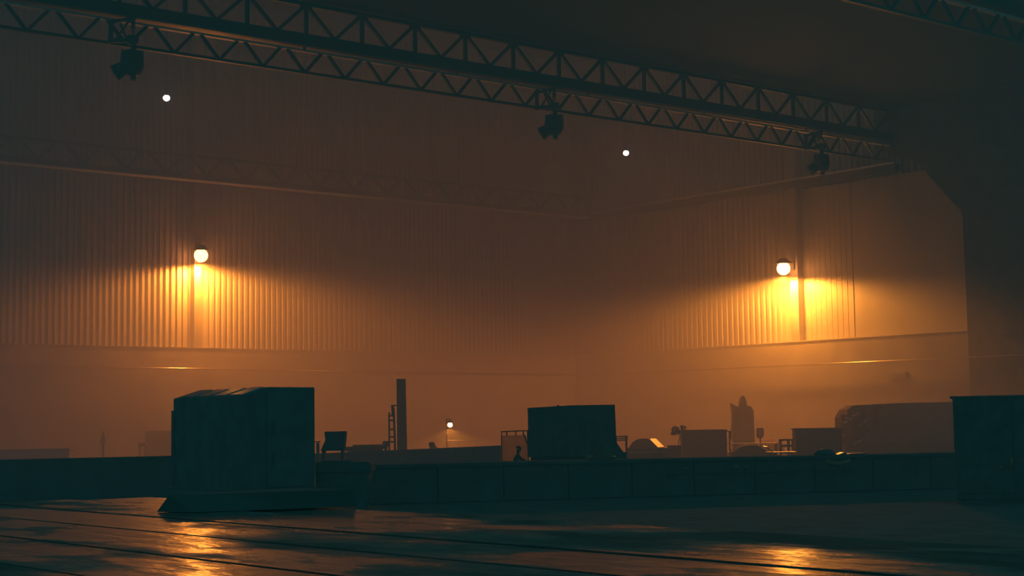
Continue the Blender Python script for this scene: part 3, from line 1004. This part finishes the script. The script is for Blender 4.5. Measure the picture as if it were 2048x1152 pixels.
t = Thing('cable_hook_post', 'thin post with a hook at the right side of the bush crate', 'post', 1460, 104.5, DECK)
t.part('post', MB().bar((0, 0, 0), (0, 0, t.z(862)), .06), M['dark'])
t.part('arm', MB().bar((t.x(1455), 0, t.z(863)), (t.x(1463), 0, t.z(863)), .05), M['dark'])
t.part('hook', MB().bar((t.x(1462), 0, t.z(863)), (t.x(1462), 0, t.z(878)), .05), M['dark'])

# shrouded tower figure
t = Thing('shrouded_statue', 'tall pale shrouded shape like a robed statue in the orange haze', 'statue', 1489, 117.0, DECK)
out = [(1468, 904), (1466.5, 858), (1469, 835), (1466, 806), (1474, 812), (1483, 813), (1484, 803), (1487, 794), (1490, 790.5), (1493, 794), (1496, 803), (1497, 811), (1505, 813), (1510, 822), (1510, 832), (1511, 904)]
t.part('shroud', MB().prism([(t.x(a_), t.z(b_)) for a_, b_ in out], 'y', 0.0, 1.0), M['grey'], bevel=0.04)
t.part('pedestal', MB().box(t.x(1465), t.x(1513), -.1, 1.1, 0, .35), M['grey'])
t.part('strap', MB().box(t.x(1467), t.x(1511), -.04, 1.04, t.z(836), t.z(833)), M['dark'])
t = Thing('round_sign', 'round sign on a thin pole right of the shrouded statue', 'sign', 1522, 112.0, DECK)
t.part('disc', MB().prism([(t.x(a_), t.z(b_)) for a_, b_ in ((1516, 856), (1527, 856), (1529.5, 859), (1529, 873), (1524, 877), (1518, 877), (1514, 873), (1514, 859))], 'y', 0, .08), M['grey'])
t.part('pole', MB().bar((0, .1, 0), (0, .1, t.z(872)), .07), M['grey'])
t.part('foot', MB().box(-.2, .2, 0, .3, 0, .05), M['grey'])

t = Thing('gravel_mound', 'low rounded mound between round sign and small trolley', 'mound', 1545, 120.0, DECK)
mb = MB().ball((0, .3, 0.02), t.x(1572), .9, t.z(877), 18, 8, 0.04)
for v in mb.v:
    v.z = max(0.0, v.z)
t.part('mound', mb, M['brown'], smooth=True)

t = Thing('reflection_board', 'thin bright board added in place of floor reflections, right of the shrouded statue base', 'board', 1510, 108.5, DECK)
t.part('board', MB().box(t.x(1458), t.x(1562), 0, 1.6, t.z(888.5), t.z(886.5)), M['chrome'])  # metal board added to stand in for bright floor reflections
for px in (1475, 1515, 1555):
    t.part('support', MB().box(t.x(px) - .05, t.x(px) + .05, .1, 1.1, 0, t.z(888)), M['dark'])

t = Thing('small_trolley', 'small dark trolley with a handle frame left of the lidded crate', 'trolley', 1576, 100.0, DECK)
t.part('tray', MB().box(t.x(1561), t.x(1590), 0, .5, t.z(894), t.z(889)), M['dark'])
t.part('shelf', MB().box(t.x(1563), t.x(1588), 0, .5, t.z(908), t.z(904)), M['dark'])
for px in (1563, 1579, 1588):
    for y_ in (.03, .47):
        t.part('leg', MB().bar((t.x(px), y_, .06), (t.x(px), y_, t.z(880)), .06), M['dark'])
t.part('top_bar', MB().bar((t.x(1559), .03, t.z(880)), (t.x(1589), .03, t.z(880)), .08), M['dark'])
for px in (1564, 1587):
    t.part('wheel', MB().lathe([(0, -.03), (.05, -.03), (.06, 0), (.05, .03), (0, .03)], (t.x(px), .1, .06), 10, Matrix.Rotation(math.pi / 2, 3, 'X')), M['black'])

t = Thing('wet_sheet', 'bright wet metal sheet lying on the front wall near the small trolley', 'sheet', 1548, 94.0, DECK)
t.part('sheet', MB().prism([(t.x(1534), 0), (t.x(1592), -.3), (t.x(1594), .8), (t.x(1536), .9)], 'z', t.z(905), t.z(904)), M['chrome'])
for px in (1540, 1586):
    t.part('stand', MB().box(t.x(px) - .05, t.x(px) + .05, .05, .5, 0, t.z(905)), M['dark'])
t.part('curl', MB().add([(t.x(1548), .6, t.z(904)), (t.x(1552), .6, t.z(904)), (t.x(1540), .8, t.z(894)), (t.x(1532), .8, t.z(893)), (t.x(1548), .7, t.z(903)), (t.x(1552), .7, t.z(903)), (t.x(1540), .9, t.z(893)), (t.x(1532), .9, t.z(892))],
                     [(0, 1, 2, 3), (4, 5, 6, 7), (0, 1, 5, 4), (1, 2, 6, 5), (2, 3, 7, 6), (3, 0, 4, 7)]), M['chrome'])

t = Thing('sand_heap', 'low black heap in front of the lidded crate', 'heap', 1650, coping_depth(1650, 0.8), EDGE + 0.005)
mb = MB().ball((0, 0, 0.0), t.x(1672), .35, t.z(898), 18, 8, 0.05)
for v in mb.v:
    v.z = max(0.0, v.z)
t.part('heap', mb, M['black'], smooth=True)

t = Thing('crumpled_foil', 'crumpled bright foil at the right end of the black heap', 'foil', 1690, coping_depth(1690, 0.75), EDGE + 0.005)
mb = MB().prism([(t.x(1673), 0.01), (t.x(1684), .08), (t.x(1690), .05), (t.x(1690), 0.01)], 'y', -.3, .3)
t.part('foil', mb, M['chrome'])
t.part('strip', MB().prism([(t.x(1690), 0.01), (t.x(1702), .04), (t.x(1730), .045), (t.x(1732), 0.01)], 'y', -.2, .5), M['chrome'])

# long film wrapped stack
t = Thing('wrapped_stack', 'long film wrapped stack of goods before the right wall', 'stack', 1800, 103.0, DECK, rz=0.05)
t.part('pallet_base', MB().box(t.x(1690), t.x(1930), 0.05, 2.4, 0, t.z(885)), M['dark'])
t.part('goods', MB().prism([(t.x(1688), t.z(885)), (t.x(1688), t.z(834)), (t.x(1697), t.z(818)), (t.x(1712), t.z(811)), (t.x(1800), t.z(808)), (t.x(1930), t.z(806.5)), (t.x(1930), t.z(885))], 'y', .15, 2.3), M['brown'], bevel=0.05)
# crinkled film over the whole stack, loosest at the left end
vs, fs = [], []
na, nb_ = 70, 16
for j in range(nb_ + 1):
    for i in range(na + 1):
        s_, q = i / na, j / nb_
        px = 1684 + 248 * s_
        top = (832 - (px - 1684) * 1.0) if px < 1704 else 812 - 6 * min(1, (px - 1704) / 130)
        py = 886 - (886 - top) * q
        w = 0.12 + 0.88 * max(0, 1 - s_ / 0.45) ** 0.8
        ridge = 0.16 * math.sin(px * 0.24 + py * 0.16 + 1.3 * math.sin(py * 0.21)) * w
        vs.append((t.x(px) + random.uniform(-.03, .03) * w, 0.0 + ridge + random.uniform(-.05, .05) * w, max(.02, t.z(py) + random.uniform(-.07, .07) * w)))
for j in range(nb_):
    for i in range(na):
        a_ = j * (na + 1) + i
        fs.append((a_, a_ + 1, a_ + na + 2, a_ + na + 1))
o = t.part('crinkled_film', MB().add(vs, fs), M['wrap'])
so = o.modifiers.new('thick', 'SOLIDIFY')
so.thickness = 0.012
nv, dv = Vector((-.46, -.145, .87)).normalized(), Vector((1, 0, .53)).normalized()  # pale strips below put lamp glints on the film into colour
for px, py, ln, wd in ((1700, 836, .22, .1), (1709, 828, .3, .12), (1733, 838, .34, .1), (1689, 842, .2, .14), (1722, 846, .4, .08), (1738, 846, .26, .07), (1712, 882, .5, .1), (1692, 834, .16, .1)):
    c_ = Vector((t.x(px), -.42, t.z(py)))
    ln, wd = ln * 1.5, wd * 4
    d_ = (dv + Vector((0, 0, .0))) * ln / 2
    w_ = nv.cross(dv).normalized() * wd / 2
    t.part('film_glint', MB().add([c_ - d_ - w_, c_ + d_ - w_ * .5, c_ + d_ + w_ * .5, c_ - d_ + w_, c_ - d_ - w_ - nv * .02, c_ + d_ - w_ * .5 - nv * .02, c_ + d_ + w_ * .5 - nv * .02, c_ - d_ + w_ - nv * .02],
           [(0, 1, 2, 3), (4, 5, 6, 7), (0, 1, 5, 4), (1, 2, 6, 5), (2, 3, 7, 6), (3, 0, 4, 7)]), M['pale'])
t.part('top_film', MB().prism([(t.x(1712), t.z(811)), (t.x(1800), t.z(808)), (t.x(1931), t.z(806.5)), (t.x(1931), t.z(805.5)), (t.x(1800), t.z(806.5)), (t.x(1712), t.z(809.5))], 'y', .02, 2.35), M['wrap'])

# wall sign plate far right, faint
sp = on(1796, 751, 0, XW - 0.9)
t_ = MB().box(-.05, .05, -.8, .8, -.3, .3).build('wall_plate', M['clad'])
t_.location = sp
tag(t_, 'faint pale rectangular plate on the lower right wall', 'plate')

# far left: pale strip added as lit floor and slim post
t = Thing('lit_floor_strip', 'pale row standing for lit floor, made of pallets at the far left edge', 'blocks', 60, 100.0, DECK)
for i in range(5):
    x0 = t.x(-20) + i * (t.x(140) - t.x(-20)) / 5
    x1 = x0 + (t.x(140) - t.x(-20)) / 5 - .06
    t.part('pallet', MB().box(x0, x1, 0, 1.6, 0, t.z(898) - .12).box(x0 - .02, x1 + .02, -.03, 1.63, t.z(898) - .1, t.z(898)), M['film'])
t = Thing('slim_post', 'faint slim post standing between pale pallets and the faint crate', 'post', 206, 110.0, DECK)
t.part('pole', MB().bar((0, 0, 0), (0, 0, t.z(863)), .1), M['grey'])
t.part('box', MB().box(-.16, .16, -.1, .1, t.z(886), t.z(876)), M['grey'])
t.part('reflector', MB().ball((t.x(200), -.1, t.z(891)), .06, n=8, m=5).bar((t.x(200), 0, t.z(891)), (0, 0, t.z(891)), .04), M['chrome'])
t = Thing('tool_cart', 'faint small cart at the left side of the faint crate', 'cart', 283, 112.0, DECK)
t.part('tray', MB().box(t.x(276), t.x(291), 0, .5, t.z(893), t.z(886)), M['grey'])
for px in (278, 289):
    t.part('leg', MB().bar((t.x(px), .2, 0), (t.x(px), .2, t.z(886)), .07), M['grey'])

WS = 1.0
# ---- hardware added on the dark front wall; orange parts stand for lamp glints
def front_thing(name, label, cat, px, py):
    p = on_front(px, py)
    r = empty(name, p, ang)
    tag(r, label, cat)
    return r


r = front_thing('glint_cloth', 'added cloth strip, orange as a glint, hanging over the front wall below the black heap', 'cloth', 1676, 925)
mb = MB()
pts = [(-.45, .06), (-.2, .02), (0.05, -.02), (.3, .04), (.45, .07)]
vs, fs = [], []
for i, (x_, z_) in enumerate(pts):
    for dz in (.05, -.06):
        for y_ in (-.03, .0):
            vs.append((x_, y_ - .01 * (i % 2), z_ + dz))
for i in range(len(pts) - 1):
    a_ = i * 4
    fs += [(a_, a_ + 4, a_ + 6, a_ + 2), (a_ + 1, a_ + 3, a_ + 7, a_ + 5), (a_, a_ + 1, a_ + 5, a_ + 4), (a_ + 2, a_ + 6, a_ + 7, a_ + 3)]
mb.add(vs, fs)
mb.build('strip', M['orange_mat'], r)
MB().bar((-.4, -.01, .09), (.4, -.01, .09), .03).build('rod', M['steel'], r)
for px, py, lab in ((1372, 937, 'small added cleat, orange as a glint, on the dark front wall below the small rounded car'),
                    (1471, 933, 'left of two small added cleats, orange as glints, on the dark front wall below the shrouded statue'),
                    (1492, 934, 'right of two small added cleats, orange as glints, on the dark front wall below the shrouded statue')):
    r = front_thing('glint_cleat', lab, 'cleat', px, py)
    r['group'] = 'added glint cleats on the front wall'
    MB().ball((0, -.06, 0), .09, .05, .035, 10, 6).build('horn', M['orange_mat'], r, smooth=True)
    MB().box(-.03, .03, -.06, .04, -.04, .02).build('foot', M['steel'], r)
r = front_thing('cable_conduit', 'thin conduit pipe running along the dark front wall', 'pipe', 1460, 947)
MB().tube([(-2.2, -.03, .02), (4.5, -.03, .02)], .02, 6).build('pipe', M['steel'], r)
for x_ in (-2, 0.5, 3, 4.4):
    MB().box(x_ - .02, x_ + .02, -.06, .0, -.02, .05).build('clip', M['steel'], r)
for px, py, h, lab in ((1836, 935, .28, 'longer thin strap hanging on the dark front wall at the right'),
                       (1864, 925, .2, 'shorter thin strap hanging on the dark front wall at the right')):
    r = front_thing('hanging_strap', lab, 'strap', px, py)
    MB().box(-.03, .03, -.03, -.01, -h, h * .5).build('webbing', M['wood'], r)
    MB().box(-.045, .045, -.045, .0, h * .4, h * .55).build('buckle', M['steel'], r)

# ------------------------------------------------------------------ haze
def haze(label, poly, scatter, absorb):
    hz = MB().prism(poly, 'x', -14, XW + 1.1).build('haze', M['dark'])
    tag(hz, label, 'haze')
    hz['kind'] = 'stuff'
    hm = bpy.data.materials.new('haze_volume')
    hm.use_nodes = True
    nt = hm.node_tree
    nt.nodes.clear()
    v1 = nt.nodes.new('ShaderNodeVolumeScatter')
    v1.inputs['Color'].default_value = (1, 1, 1, 1)
    v1.inputs['Density'].default_value = scatter
    v1.inputs['Anisotropy'].default_value = 0.0
    v2 = nt.nodes.new('ShaderNodeVolumeAbsorption')
    v2.inputs['Color'].default_value = (0.62, 0.2, 0.6, 1)
    v2.inputs['Density'].default_value = absorb
    ad = nt.nodes.new('ShaderNodeAddShader')
    ou = nt.nodes.new('ShaderNodeOutputMaterial')
    nt.links.new(v1.outputs[0], ad.inputs[0])
    nt.links.new(v2.outputs[0], ad.inputs[1])
    nt.links.new(ad.outputs[0], ou.inputs['Volume'])
    hz.data.materials.clear()
    hz.data.materials.append(hm)


# the smoke bank leans back towards the long truss; the near side is clearer
G0, G1, HZ0, HZ1 = 48.0, 74.6, -0.6, TOP + 0.3
haze('dense orange lit smoke filling the far bay of the hall', [(G0, HZ0), (YW + 1.1, HZ0), (YW + 1.1, HZ1), (G1, HZ1), (G1, 20)], *HAZE_FAR)
haze('thin smoke in the dark near bay of the hall', [(-14, HZ0), (G0 - .02, HZ0), (G1 - .02, 20), (G1 - .02, HZ1), (-14, HZ1)], *HAZE_NEAR)
